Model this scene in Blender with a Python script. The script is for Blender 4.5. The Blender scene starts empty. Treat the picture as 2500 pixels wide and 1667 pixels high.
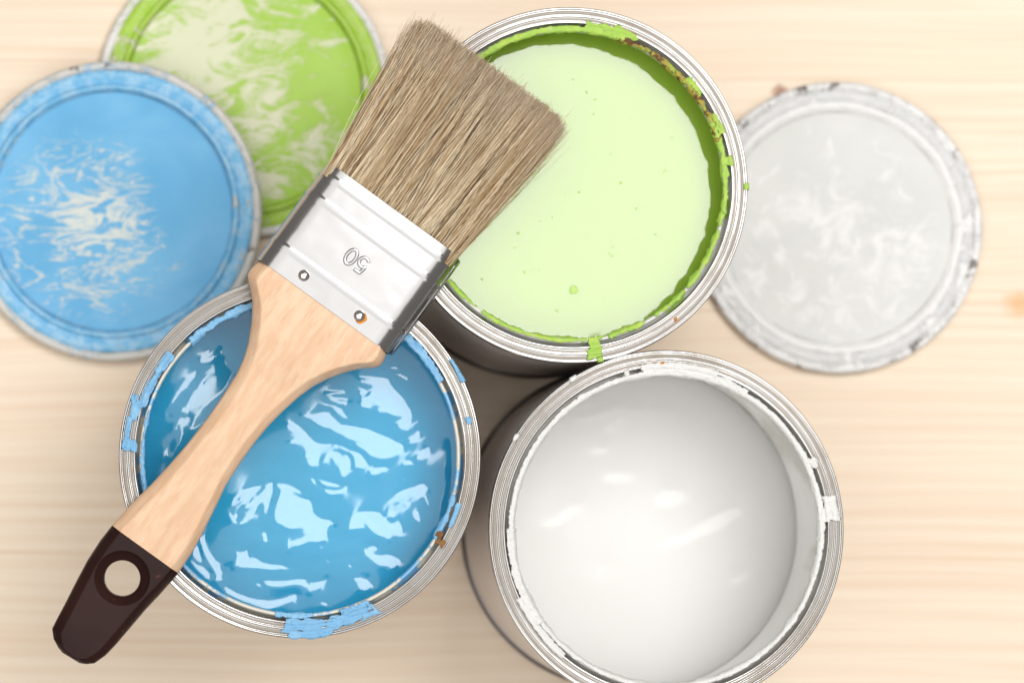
import bpy, bmesh, math, random
import numpy as np
from mathutils import Matrix, Vector
S = 0.01                      # 1 mm of the place = 0.01 units (1 unit = 10 cm)
scene = bpy.context.scene
scene.unit_settings.scale_length = 0.1
col = scene.collection
random.seed(7)

# ------------------------------------------------------------------ camera
CAM = np.array([0.0, 0.0, 1090.7])
ax, ay = 0.0519476, -0.0904091
Rx = np.array([[1, 0, 0], [0, math.cos(ax), -math.sin(ax)], [0, math.sin(ax), math.cos(ax)]])
Ry = np.array([[math.cos(ay), 0, math.sin(ay)], [0, 1, 0], [-math.sin(ay), 0, math.cos(ay)]])
Rc = Ry @ Rx
cam = bpy.data.cameras.new('camera')
co = bpy.data.objects.new('camera', cam); col.objects.link(co)
m4 = Matrix([list(Rc[i]) + [CAM[i] * S] for i in range(3)] + [[0, 0, 0, 1]])
co.matrix_world = m4
cam.sensor_fit = 'HORIZONTAL'; cam.sensor_width = 36.0
cam.lens = 7823.4 / 2500 * 36.0
cam.clip_start = 0.1; cam.clip_end = 200
cam.dof.use_dof = True
cam.dof.focus_distance = 968 * S
cam.dof.aperture_fstop = 0.95
scene.camera = co
scene.view_settings.view_transform = 'Standard'
scene.view_settings.look = 'None'
scene.view_settings.exposure = 0.0
scene.view_settings.gamma = 1.0

# ------------------------------------------------------------------ light
world = bpy.data.worlds.new('World'); scene.world = world; world.use_nodes = True
bg = world.node_tree.nodes['Background']
bg.inputs[0].default_value = (1.0, 0.93, 0.88, 1); bg.inputs[1].default_value = 0.23
# one big soft box hung above and to the upper right of the table
SB_C = np.array([415.0, 392.0, 1200.0]); SB_H = 293.0
la = bpy.data.lights.new('softbox', 'AREA'); la.shape = 'SQUARE'; la.size = 2 * SB_H * S
la.energy = 900; la.color = (1.0, 0.99, 0.975)
lo = bpy.data.objects.new('softbox', la); col.objects.link(lo); lo.location = SB_C * S
# broad weak overhead panel (the bounced light of the studio ceiling)
lb = bpy.data.lights.new('ceiling_bounce', 'AREA'); lb.shape = 'SQUARE'; lb.size = 34.0; lb.energy = 5700; lb.color = (1.0, 0.99, 0.98)
lbo = bpy.data.objects.new('ceiling_bounce', lb); col.objects.link(lbo); lbo.location = (-6.0, -6.0, 24.0)

# ------------------------------------------------------------------ helpers
def tag(o, label=None, cat=None, group=None, kind=None):
    if label: o['label'] = label
    if cat: o['category'] = cat
    if group: o['group'] = group
    if kind: o['kind'] = kind
    return o

def empty(name, loc, rot=(0, 0, 0)):
    o = bpy.data.objects.new(name, None); col.objects.link(o)
    o.location = np.array(loc, float) * S; o.rotation_euler = rot; o.empty_display_size = .1
    return o

def mesh(name, verts, faces, mat=None, parent=None, smooth=True, sharp=None):
    me = bpy.data.meshes.new(name)
    me.from_pydata((np.asarray(verts, float) * S).tolist(), [], faces if isinstance(faces, list) else faces.tolist())
    if smooth: me.polygons.foreach_set('use_smooth', [True] * len(me.polygons))
    if sharp is not None: me.set_sharp_from_angle(angle=sharp)
    if mat: me.materials.append(mat)
    me.update()
    o = bpy.data.objects.new(name, me); col.objects.link(o)
    if parent: o.parent = parent
    return o

def hash2(ix, iy, seed):
    n = (ix.astype(np.int64) * 374761393 + iy.astype(np.int64) * 668265263 + seed * 974634677) & 0x7fffffff
    n = ((n ^ (n >> 13)) * 1274126177) & 0x7fffffff
    n = n ^ (n >> 16)
    return (n & 0xffff) / 65535.0

def vn(x, y, seed=0):                       # value noise, -1..1
    x, y = np.broadcast_arrays(np.asarray(x, float), np.asarray(y, float))
    ix, iy = np.floor(x), np.floor(y); fx, fy = x - ix, y - iy
    fx = fx * fx * (3 - 2 * fx); fy = fy * fy * (3 - 2 * fy)
    a = hash2(ix, iy, seed); b = hash2(ix + 1, iy, seed); c = hash2(ix, iy + 1, seed); d = hash2(ix + 1, iy + 1, seed)
    return (a * (1 - fx) * (1 - fy) + b * fx * (1 - fy) + c * (1 - fx) * fy + d * fx * fy) * 2 - 1

def fbm(x, y, seed=0, o=3):
    s = 0; a = 1; t = 0
    for k in range(o):
        s = s + a * vn(np.asarray(x) * 2 ** k, np.asarray(y) * 2 ** k, seed + 17 * k); t += a; a *= .5
    return s / t

def lathe(name, prof, mat, parent, n=256, wob=0.0, seed=1, sharp=None):
    prof = np.array(prof, float); m = len(prof)
    a = np.linspace(0, 2 * np.pi, n, endpoint=False)
    ca, sa = np.cos(a)[:, None], np.sin(a)[:, None]
    r = np.repeat(prof[None, :, 0], n, 0); z = np.repeat(prof[None, :, 1], n, 0)
    if wob:
        w = vn(np.cos(a) * 3 + 9, np.sin(a) * 3 + 9, seed) + .5 * vn(np.cos(a) * 11 + 30, np.sin(a) * 11 + 30, seed + 3)
        w2 = vn(np.cos(a) * 4 + 9, np.sin(a) * 4 + 9, seed + 8)
        r = np.where(r > .01, r + w[:, None] * wob, r); z = z + w2[:, None] * wob * .7
    v = np.stack([ca * r, sa * r, z], -1).reshape(-1, 3)
    f = []
    for i in range(n):
        j = (i + 1) % n
        for k in range(m - 1):
            f.append((i * m + k, j * m + k, j * m + k + 1, i * m + k + 1)[::-1])
    return mesh(name, v, f, mat, parent, True, sharp)

# ------------------------------------------------------------------ material helper
class NT:
    def __init__(self, name):
        self.m = bpy.data.materials.new(name); self.m.use_nodes = True
        self.t = self.m.node_tree; self.b = self.t.nodes['Principled BSDF']
    def n(self, typ, ins=None, **props):
        nd = self.t.nodes.new(typ)
        for k, v in props.items(): setattr(nd, k, v)
        for k, v in (ins or {}).items(): self.s(nd.inputs[k], v)
        return nd
    def s(self, sock, v):
        if isinstance(v, bpy.types.NodeSocket): self.t.links.new(v, sock)
        elif isinstance(v, bpy.types.Node): self.t.links.new(v.outputs[0], sock)
        else:
            if isinstance(v, (tuple, list)) and len(v) == 3 and sock.type == 'RGBA': v = (*v, 1)
            sock.default_value = v
    def set(self, **kw):
        for k, v in kw.items(): self.s(self.b.inputs[k.replace('_', ' ')], v)
    def obj(self): return self.n('ShaderNodeTexCoord').outputs['Object']
    def mapping(self, vec, scale=(1, 1, 1), loc=(0, 0, 0), rot=(0, 0, 0)):
        return self.n('ShaderNodeMapping', {'Vector': vec, 'Scale': scale, 'Location': loc, 'Rotation': rot}).outputs[0]
    def noise(self, vec, scale, detail=3, rough=.5, dist=0.0):
        return self.n('ShaderNodeTexNoise', {'Vector': vec, 'Scale': scale, 'Detail': detail, 'Roughness': rough, 'Distortion': dist}).outputs[0]
    def math(self, op, a, b=0.0, c=None, clamp=False):
        nd = self.n('ShaderNodeMath', {0: a, 1: b}, operation=op, use_clamp=clamp)
        if c is not None: self.s(nd.inputs[2], c)
        return nd.outputs[0]
    def ramp(self, f, lo, hi, a=0.0, b=1.0):
        return self.n('ShaderNodeMapRange', {0: f, 1: lo, 2: hi, 3: a, 4: b}, interpolation_type='SMOOTHSTEP').outputs[0]
    def mix(self, f, a, b):
        nd = self.n('ShaderNodeMix', data_type='RGBA')
        self.s(nd.inputs[0], f); self.s(nd.inputs[6], a); self.s(nd.inputs[7], b)
        return nd.outputs[2]
    def bump(self, h, strength=.3, dist=.01):
        return self.n('ShaderNodeBump', {'Height': h, 'Strength': strength, 'Distance': dist}).outputs[0]
    def xyz(self, vec):
        return self.n('ShaderNodeSeparateXYZ', {0: vec}).outputs
    def dist(self, vec, p):
        return self.n('ShaderNodeVectorMath', {0: vec, 1: p}, operation='DISTANCE').outputs[1]

# ------------------------------------------------------------------ materials
def m_rim(name, seed=0.0, dirt=.4):
    """tin rim: bead crowns are worn bright, the flats between them are dull"""
    k = NT(name); o = k.obj(); x, y, z = k.xyz(o)
    r = k.math('MULTIPLY', k.math('SQRT', k.math('ADD', k.math('MULTIPLY', x, x), k.math('MULTIPLY', y, y))), 100.0)
    def win(a, b, s=.16): return k.math('MULTIPLY', k.ramp(r, a - s, a + s), k.ramp(r, b - s, b + s, 1, 0))
    flat = k.math('MAXIMUM', win(52.75, 53.85), win(50.95, 51.62))
    om = k.mapping(o, loc=(seed, seed * .7, 0))
    d = k.noise(om, 4.0, 4, .6); d2 = k.noise(om, 26, 3, .6)
    st = k.ramp(k.math('ADD', k.math('MULTIPLY', d, .7), k.math('MULTIPLY', d2, .3)), .46, .68)
    rs = k.ramp(k.noise(om, 13, 5, .7), .70, .75)
    c = k.mix(flat, (.56, .55, .535), (.33, .30, .262))
    c = k.mix(k.math('MULTIPLY', st, dirt), c, (.30, .25, .20))
    c = k.mix(k.math('MULTIPLY', rs, .5), c, (.28, .10, .03))
    k.set(Base_Color=c, Metallic=k.math('SUBTRACT', 1.0, k.math('MULTIPLY', flat, .45)),
          Roughness=k.math('ADD', k.math('ADD', .16, k.math('MULTIPLY', flat, .34)), k.math('MULTIPLY', st, .12)))
    return k.m

def m_metal(name, base=(.80, .785, .76), rough=.2, dirt=.35, seed=0.0, dirtcol=(.36, .31, .25)):
    k = NT(name); o = k.mapping(k.obj(), loc=(seed, seed * .7, 0))
    d = k.noise(o, 4.5, 4, .6); d2 = k.noise(o, 20, 2, .5)
    f = k.ramp(k.math('ADD', k.math('MULTIPLY', d, .8), k.math('MULTIPLY', d2, .2)), .48, .72, 0, dirt)
    rs = k.ramp(k.noise(o, 14, 4, .7), .72, .77)
    c = k.mix(k.math('MULTIPLY', rs, .4), k.mix(f, base, dirtcol), (.30, .11, .03))
    k.set(Base_Color=c, Metallic=k.math('SUBTRACT', .97, k.math('MULTIPLY', f, .5)), Roughness=k.math('ADD', rough, k.math('MULTIPLY', f, .3)))
    return k.m

def m_paint(name, c, rough=.06, ior=1.55, c2=None):
    k = NT(name)
    if c2:
        o = k.obj(); f = k.ramp(k.noise(k.mapping(o, scale=(1, 2.2, 1)), 2.2, 3, .5, 2.0), .35, .7)
        k.set(Base_Color=k.mix(f, c, c2))
    else: k.set(Base_Color=c)
    k.set(Roughness=rough, IOR=ior)
    return k.m

def m_crust(name, c, c2, c3=None, c3amt=.0, rough=.45):
    k = NT(name); o = k.obj()
    n1 = k.noise(o, 20, 4, .6); n2 = k.noise(o, 44, 5, .7)
    cc = k.mix(k.ramp(n1, .45, .66), c, c2)
    if c3: cc = k.mix(k.ramp(n2, .60 - c3amt, .68 - c3amt), cc, c3)
    k.set(Base_Color=cc, Roughness=rough, Normal=k.bump(n2, .5, .03))
    return k.m

def m_lip(name, base, paint, amt):
    """enamelled inner lip of a can, with paint dried over parts of it"""
    k = NT(name); o = k.obj()
    n1 = k.noise(k.mapping(o, scale=(1, 1, .4)), 4.5, 5, .68); n2 = k.noise(o, 30, 3, .6)
    f = k.ramp(k.math('ADD', k.math('MULTIPLY', n1, .7), k.math('MULTIPLY', n2, .3)), .56 - amt, .60 - amt)
    ch = k.ramp(k.noise(o, 22, 5, .7), .69, .73)
    c = k.mix(k.math('MULTIPLY', ch, .8), k.mix(f, base, paint), (.13, .07, .03))
    k.set(Base_Color=c, Roughness=.35, Normal=k.bump(k.math('ADD', f, n2), .25, .02))
    return k.m

BLUE = (.035, .365, .605); BLUE_DRY = (.22, .50, .78)
GREEN = (.30, .455, .055); GREEN_DRY = (.40, .64, .10)
CREAM = (.72, .69, .60)
M = {}
M['tin_blue'] = m_rim('tin rim of blue can', seed=1.3, dirt=.55)
M['tin_green'] = m_rim('tin rim of green can', seed=4.1, dirt=.22)
M['tin_white'] = m_rim('tin rim of white can', seed=8.2, dirt=.45)
M['tin_body'] = m_metal('tin can wall', base=(.72, .68, .66), rough=.42, dirt=.2, seed=3.0)
M['tin_body'].node_tree.nodes['Principled BSDF'].inputs['Metallic'].links and M['tin_body'].node_tree.links.remove(M['tin_body'].node_tree.nodes['Principled BSDF'].inputs['Metallic'].links[0])
M['tin_body'].node_tree.nodes['Principled BSDF'].inputs['Metallic'].default_value = .45
M['tin_foot'] = m_metal('shade-painted tin foot', base=(.24, .225, .225), rough=.3, dirt=.3, seed=2.0)  # shade round the can foot painted in as a darker tin colour
M['lip_blue'] = m_lip('cream lip with blue', CREAM, BLUE_DRY, .05)
M['lip_green'] = m_lip('white lip with green', (.74, .74, .70), GREEN_DRY, .02)
M['lip_white'] = m_lip('white lip', (.78, .77, .73), (.80, .79, .76), .05)
M['wall_blue'] = m_paint('blue paint on wall', (.03, .30, .54), .3)
M['wall_green'] = m_paint('green paint on wall', (.66, .86, .08), .3)
k = NT('white paint on wall'); _o = k.obj()
k.set(Base_Color=k.mix(k.ramp(k.noise(k.mapping(_o, scale=(1, 1, .35)), 3.0, 4, .6, .6), .42, .62), (.62, .61, .56), (.86, .86, .845)), Roughness=.4)
M['wall_white'] = k.m
M['blue'] = m_paint('wet blue paint', BLUE, .095, 1.57, (.05, .39, .63))
M['green'] = m_paint('wet green paint', GREEN, .035, 1.60)
M['bubble'] = m_paint('green paint bubble', (.46, .68, .16), .5)
M['white'] = m_paint('wet white paint', (.865, .86, .845), .2, 1.34)
for _k, _w, _r in (('green', 1.0, (1.0, 1.0, .3)), ('white', 1.0, (1, 1, 1)), ('blue', .4, (.3, .8, 1))):
    _b = M[_k].node_tree.nodes['Principled BSDF']
    _b.inputs['Subsurface Weight'].default_value = _w; _b.inputs['Subsurface Radius'].default_value = _r; _b.inputs['Subsurface Scale'].default_value = .35 if _k in ('green', 'white') else .12
M['crust_blue'] = m_crust('dried blue paint', BLUE_DRY, (.30, .58, .84), (.10, .36, .66), .02)
M['crust_green'] = m_crust('dried green paint', GREEN_DRY, (.50, .70, .12), (.62, .60, .42), .0)
M['crust_rust'] = m_crust('rusted green crust', (.42, .34, .06), (.40, .50, .07), (.14, .055, .02), .11, .6)
M['crust_white'] = m_crust('dried white paint', (.82, .815, .79), (.84, .83, .81), (.70, .64, .56), -.06)
M['orange'] = m_crust('orange stain', (.75, .28, .03), (.62, .18, .02))
M['rust'] = m_crust('rust', (.30, .15, .05), (.20, .09, .03), (.42, .26, .10), .05, .8)

# pine table top
k = NT('pale pine'); o = k.obj()
wv = k.noise(k.mapping(o, scale=(.22, .35, 1)), 1.0, 2, .5)
x_, y_, z_ = k.xyz(o)
yy = k.math('ADD', y_, k.math('MULTIPLY', wv, .30))
cx = k.n('ShaderNodeCombineXYZ', {0: k.math('MULTIPLY', x_, .022), 1: yy, 2: z_}).outputs[0]
g1 = k.noise(cx, 23.0, 1, .5); g2 = k.noise(cx, 60.0, 2, .5); g3 = k.noise(k.mapping(cx, loc=(3, 7, 0)), 4.2, 2, .5)
fib = k.noise(k.mapping(o, scale=(1.2, 40, 1)), 3.0, 3, .6)
ph = k.math('ADD', k.math('MULTIPLY', yy, 132.0), k.math('MULTIPLY', g3, 11.0))
wave = k.math('POWER', k.math('MULTIPLY_ADD', k.math('SINE', ph), .5, .5), 2.2)
amp = k.ramp(k.noise(k.mapping(o, scale=(.14, 2.4, 1), loc=(2, 5, 0)), 1.6, 2, .5), .34, .70, .06, 1.0)
f = k.math('ADD', k.math('ADD', k.math('MULTIPLY', k.math('MULTIPLY', wave, amp), .33), k.math('MULTIPLY', k.ramp(g1, .42, .68), .22)), k.math('ADD', k.math('MULTIPLY', k.ramp(g2, .42, .68), .16), k.math('MULTIPLY', fib, .16)))
c = k.mix(f, (.87, .745, .595), (.72, .535, .36))
c = k.mix(k.math('MULTIPLY', k.ramp(g3, .62, .72), .35), c, (.82, .65, .46))
d1 = k.dist(k.mapping(o, loc=(0, 0, 0)), (1.925, 1.428, 0.0))
n_ = k.noise(o, 14, 2, .5)
c = k.mix(k.math('MULTIPLY', k.ramp(k.math('ADD', d1, k.math('MULTIPLY', n_, .05)), .03, .065, 1, 0), .9), c, (.28, .075, .03))
d2 = k.dist(k.mapping(o, scale=(.75, 1, 1)), (2.765 * .75, .705, 0.0))
c = k.mix(k.math('MULTIPLY', k.ramp(k.math('ADD', d2, k.math('MULTIPLY', n_, .05)), .035, .095, 1, 0), .75), c, (.74, .43, .18))
k.set(Base_Color=c, Roughness=.5, IOR=1.4, Normal=k.bump(f, .08, .01))
M['pine'] = k.m

# brush handle wood
k = NT('beech'); o = k.obj()
fl = k.noise(k.mapping(o, scale=(42, 9, 42)), 1.0, 3, .65); big = k.noise(k.mapping(o, scale=(6, .8, 6)), 1.0, 3, .55, .6)
pore = k.noise(k.mapping(o, scale=(60, 12, 60)), 1.0, 2, .6)
c = k.mix(k.ramp(big, .3, .75), (.76, .505, .32), (.70, .435, .26))
c = k.mix(k.math('MULTIPLY', k.ramp(fl, .42, .62), .45), c, (.85, .63, .44))
c = k.mix(k.math('MULTIPLY', k.ramp(pore, .58, .72), .22), c, (.50, .27, .13))
ln = k.noise(k.mapping(o, scale=(9, .35, 9), loc=(3, 1, 0)), 1.0, 4, .6)
c = k.mix(k.math('MULTIPLY', k.ramp(ln, .52, .66), .35), c, (.60, .36, .20))
k.set(Base_Color=c, Roughness=.5, Normal=k.bump(pore, .12, .01))
M['beech'] = k.m
k = NT('dark lacquer'); o = k.obj()
sc = k.ramp(k.noise(k.mapping(o, scale=(30, 30, 30)), 1.0, 3, .6), .70, .74)
c = k.mix(k.ramp(k.noise(o, 3, 3, .5), .4, .65), (.020, .0075, .0065), (.032, .012, .010))
c = k.mix(k.math('MULTIPLY', sc, .35), c, (.22, .08, .04))
k.set(Base_Color=c, Roughness=.28, IOR=1.25, Normal=k.bump(k.noise(o, 10, 3, .5), .10, .03))
M['lacquer'] = k.m
M['ferrule'] = m_metal('polished ferrule tin', base=(.44, .437, .433), rough=.2, dirt=.08, seed=5.0)
M['rivet'] = m_metal('rivet steel', base=(.74, .71, .67), rough=.07, dirt=.05, seed=6.0)
k = NT('bristle hair')
at = k.n('ShaderNodeAttribute', attribute_name='hair')
k.set(Base_Color=at.outputs['Color'], Roughness=.38, IOR=1.5)
M['hair'] = k.m

# ------------------------------------------------------------------ table (setting)
bm = bmesh.new(); bmesh.ops.create_cube(bm, size=1)
bmesh.ops.scale(bm, vec=(9.0, 7.0, .25), verts=bm.verts); bmesh.ops.translate(bm, vec=(1.0, .55, -.125), verts=bm.verts)
bmesh.ops.bevel(bm, geom=bm.edges[:], offset=.03, segments=2, affect='EDGES')
me = bpy.data.meshes.new('wooden_table_top'); bm.to_mesh(me); bm.free(); me.materials.append(M['pine'])
tb = bpy.data.objects.new('wooden_table_top', me); col.objects.link(tb)
tag(tb, 'pale pine table top with fine horizontal grain under the cans and lids', 'table', kind='structure')

# ------------------------------------------------------------------ cans
H = 115.0
RIM = [(53.95, -7.5), (54.0, -5.6), (54.6, -4.4), (55.0, -3.1), (55.05, -1.1), (54.9, -.4), (54.55, -.05), (54.2, -.2), (53.98, -.9),
       (53.8, -.45), (53.3, -.34), (52.85, -.42), (52.68, -.85), (52.5, -.2), (52.2, -.02), (51.9, -.16), (51.7, -.8), (51.5, -.46),
       (51.15, -.42), (50.92, -.5), (50.82, -.95), (50.66, -.3), (50.3, -.02), (49.95, -.2), (49.72, -.9), (49.62, -2.5), (49.5, -6.2)]
LIP = [(49.5, -6.2), (49.0, -6.2), (48.85, -2.4), (48.7, -1.3), (48.42, -.7), (48.1, -.6), (47.75, -.85), (47.55, -1.5), (47.5, -2.6),
       (47.65, -4.6), (48.3, -5.6), (50.5, -6.3), (53.2, -6.6), (53.4, -8.0)]
TOPZ = sorted([p for p in RIM[5:]] + [p for p in LIP[2:9]])
TR = np.array([p[0] for p in TOPZ]); TZ = np.maximum(np.array([p[1] for p in TOPZ]), -.5)
CRUST_GROOVE = -.5

_rr = np.linspace(46, 56, 401); _zz = np.interp(_rr, TR, TZ)
_zz = np.array([_zz[max(0, i - 14):i + 15].max() for i in range(401)]); _zz = np.convolve(np.pad(_zz, 12, 'edge'), np.ones(25) / 25, 'valid')
def top_z(r): return np.interp(r, _rr, _zz) - .1

def crust(name, can, a0, a1, r0, r1, mat, seed, thick=.22, lump=.28, jag=.55, fill=.25, da=.28, dr=.14, lab=None, hole=.0, film=False):
    """dried paint lying on the rim between two angles and two radii, with a ragged edge"""
    if film: da, dr = .18, .09
    na = max(4, int((a1 - a0 + 5) / da)); nr = max(4, int((r1 - r0 + 1.6) / dr))
    A = np.linspace(a0 - 2.5, a1 + 2.5, na)[:, None]; R = np.linspace(r0 - .8, r1 + .8, nr)[None, :]
    A, R = np.broadcast_arrays(A, R)
    s = A * math.pi / 180 * 50
    edge = np.minimum(np.minimum(s - a0 * .8727, a1 * .8727 - s) * .8, np.minimum(R - r0, r1 - R))
    e = edge + jag * (.8 * fbm(s * (.5 if film else .8), R * (.6 if film else .9), seed, 1 if film else 3) + .75 * vn(s * .28, R * .3, seed + 40)) + fill * .3
    if hole: e = np.minimum(e, (fbm(s * .35 + 50, R * .7, seed + 5, 3) + .62 - hole) * 1.3)
    zz = ((.4 * np.interp(R, TR, TZ) + .6 * top_z(R)) if film else top_z(R)) + thick + lump * np.maximum(fbm(s * .9, R * 1.1, seed + 9, 3), -.35)
    zz = np.where(R > 55.0, zz - (R - 55.0) * 3, zz); zz = np.where(R < 47.7, zz - (47.7 - R) * 1.6, zz)
    keep = e > 0
    zz = np.where(e < .12, zz - (.12 - np.clip(e, -.12, .12)) / .24 * (thick + .25), zz)
    ar = np.radians(A)
    V = np.stack([R * np.cos(ar), R * np.sin(ar), H + zz], -1).reshape(-1, 3)
    idx = np.arange(na * nr).reshape(na, nr)
    K = (keep[:-1, :-1].astype(int) + keep[1:, :-1] + keep[1:, 1:] + keep[:-1, 1:]) >= 3
    q = np.stack([idx[:-1, :-1], idx[:-1, 1:], idx[1:, 1:], idx[1:, :-1]], -1)[K]
    q = q[:, ::-1]
    if len(q) == 0: return None
    used = np.unique(q); mp = -np.ones(na * nr, int); mp[used] = np.arange(len(used))
    o = mesh(name, V[used], mp[q], mat, can)
    md = o.modifiers.new('thick', 'SOLIDIFY'); md.thickness = .0035; md.offset = -1
    if lab: o['label'] = lab
    return o

def in_poly(P, X, Y):
    c = np.zeros(X.shape, bool); n = len(P)
    for i in range(n):
        x1, y1 = P[i]; x2, y2 = P[(i + 1) % n]
        if y1 == y2: continue
        c ^= ((y1 > Y) != (y2 > Y)) & (X < (x2 - x1) * (Y - y1) / (y2 - y1) + x1)
    return c

def polys(txt): return [[tuple(map(float, w.split(','))) for w in l.split()] for l in txt.strip().split('\n')]

def ripple(name, can, cx, cy, z0, patches, mat, N=340, R=53.75, its=260, blur=.34, base_amp=.012, seed=3, fac=.105):
    """surface of thick wet paint: folds left by stirring, found as a height field whose
    slopes face the soft box inside the given glints and face away from it elsewhere"""
    g = np.linspace(-54, 54, N); dx = g[1] - g[0]
    X, Y = np.meshgrid(g, g)
    mask = np.zeros((N, N), bool)
    for p in patches: mask |= in_poly(p, X, Y)
    px, py = X + cx, Y + cy
    c = np.stack([CAM[0] - px, CAM[1] - py, np.full_like(px, CAM[2] - z0)]); c /= np.linalg.norm(c, axis=0)
    l = np.stack([430.0 - px, 405.0 - py, np.full_like(px, SB_C[2] - z0)]); l /= np.linalg.norm(l, axis=0)
    hv = c + l
    s0x, s0y = -hv[0] / hv[2], -hv[1] / hv[2]         # slopes that mirror the lamp's centre into the lens
    kx = np.fft.fftfreq(N, dx) * 2 * np.pi; KX, KY = np.meshgrid(kx, kx); K2 = KX ** 2 + KY ** 2
    inv = 1 / (K2 + .004); h = base_amp * 12 * fbm(X * .06, Y * .09, seed, 3)
    FH = np.fft.fft2(h); a = fac
    inside = X ** 2 + Y ** 2 < 54 ** 2
    for it in range(its):
        sx = np.fft.ifft2(1j * KX * FH).real; sy = np.fft.ifft2(1j * KY * FH).real
        qx, qy = sx - s0x, sy - s0y; q = np.sqrt(qx ** 2 + qy ** 2) + 1e-9
        gi = np.where(mask, np.maximum(q / a - .7, 0), 0); go = np.where(~mask & inside, np.maximum(1.55 - q / a, 0), 0)
        w = (gi - 1.2 * go) / q * a
        gx = qx * w + np.where(mask, 0, .015) * sx; gy = qy * w + np.where(mask, 0, .015) * sy
        GF = -(1j * KX * np.fft.fft2(gx) + 1j * KY * np.fft.fft2(gy))
        FH = FH - .9 * GF * inv
    FH = FH * np.exp(-.5 * K2 * blur ** 2)
    h = np.fft.ifft2(FH).real; h -= h[inside].mean()
    rr = np.sqrt(X ** 2 + Y ** 2)
    V = np.stack([X, Y, z0 + h], -1).reshape(-1, 3)
    ok = rr < R; idx = np.arange(N * N).reshape(N, N)
    K = ok[:-1, :-1] & ok[1:, :-1] & ok[1:, 1:] & ok[:-1, 1:]
    qd = np.stack([idx[:-1, :-1], idx[:-1, 1:], idx[1:, 1:], idx[1:, :-1]], -1)[K]
    used = np.unique(qd); mp = -np.ones(N * N, int); mp[used] = np.arange(len(used))
    return mesh(name, V[used], mp[qd], mat, can)

def make_can(cx, cy, colour, level, label, seed):
    can = empty('paint_can', (cx, cy, 0))
    tag(can, label, 'paint can', 'open paint cans on the table')
    tin = M['tin_' + colour]
    lathe('body', [(53.6, 3.6), (53.9, 5.0), (53.9, 104.0), (53.95, 107.5)], M['tin_body'], can, wob=.05, seed=seed)
    lathe('bottom_rim', [(53.6, 3.6), (54.7, 3.3), (55.2, 2.2), (55.1, .7), (54.4, 0), (53.2, .2), (52.8, 1.2)], M['tin_foot'], can)
    lathe('rim', [(r, H + z) for r, z in RIM], tin, can, n=360, wob=.05, seed=seed + 2)
    lathe('lip', [(r, H + z) for r, z in LIP], M['lip_' + colour], can, n=360, wob=.08, seed=seed + 5)
    lathe('inner_wall', [(53.4, H - 8.0), (53.4, 2.0), (50, 1.2), (0.01, 1.2)], M['wall_' + colour], can, n=160)
    return can

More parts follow.
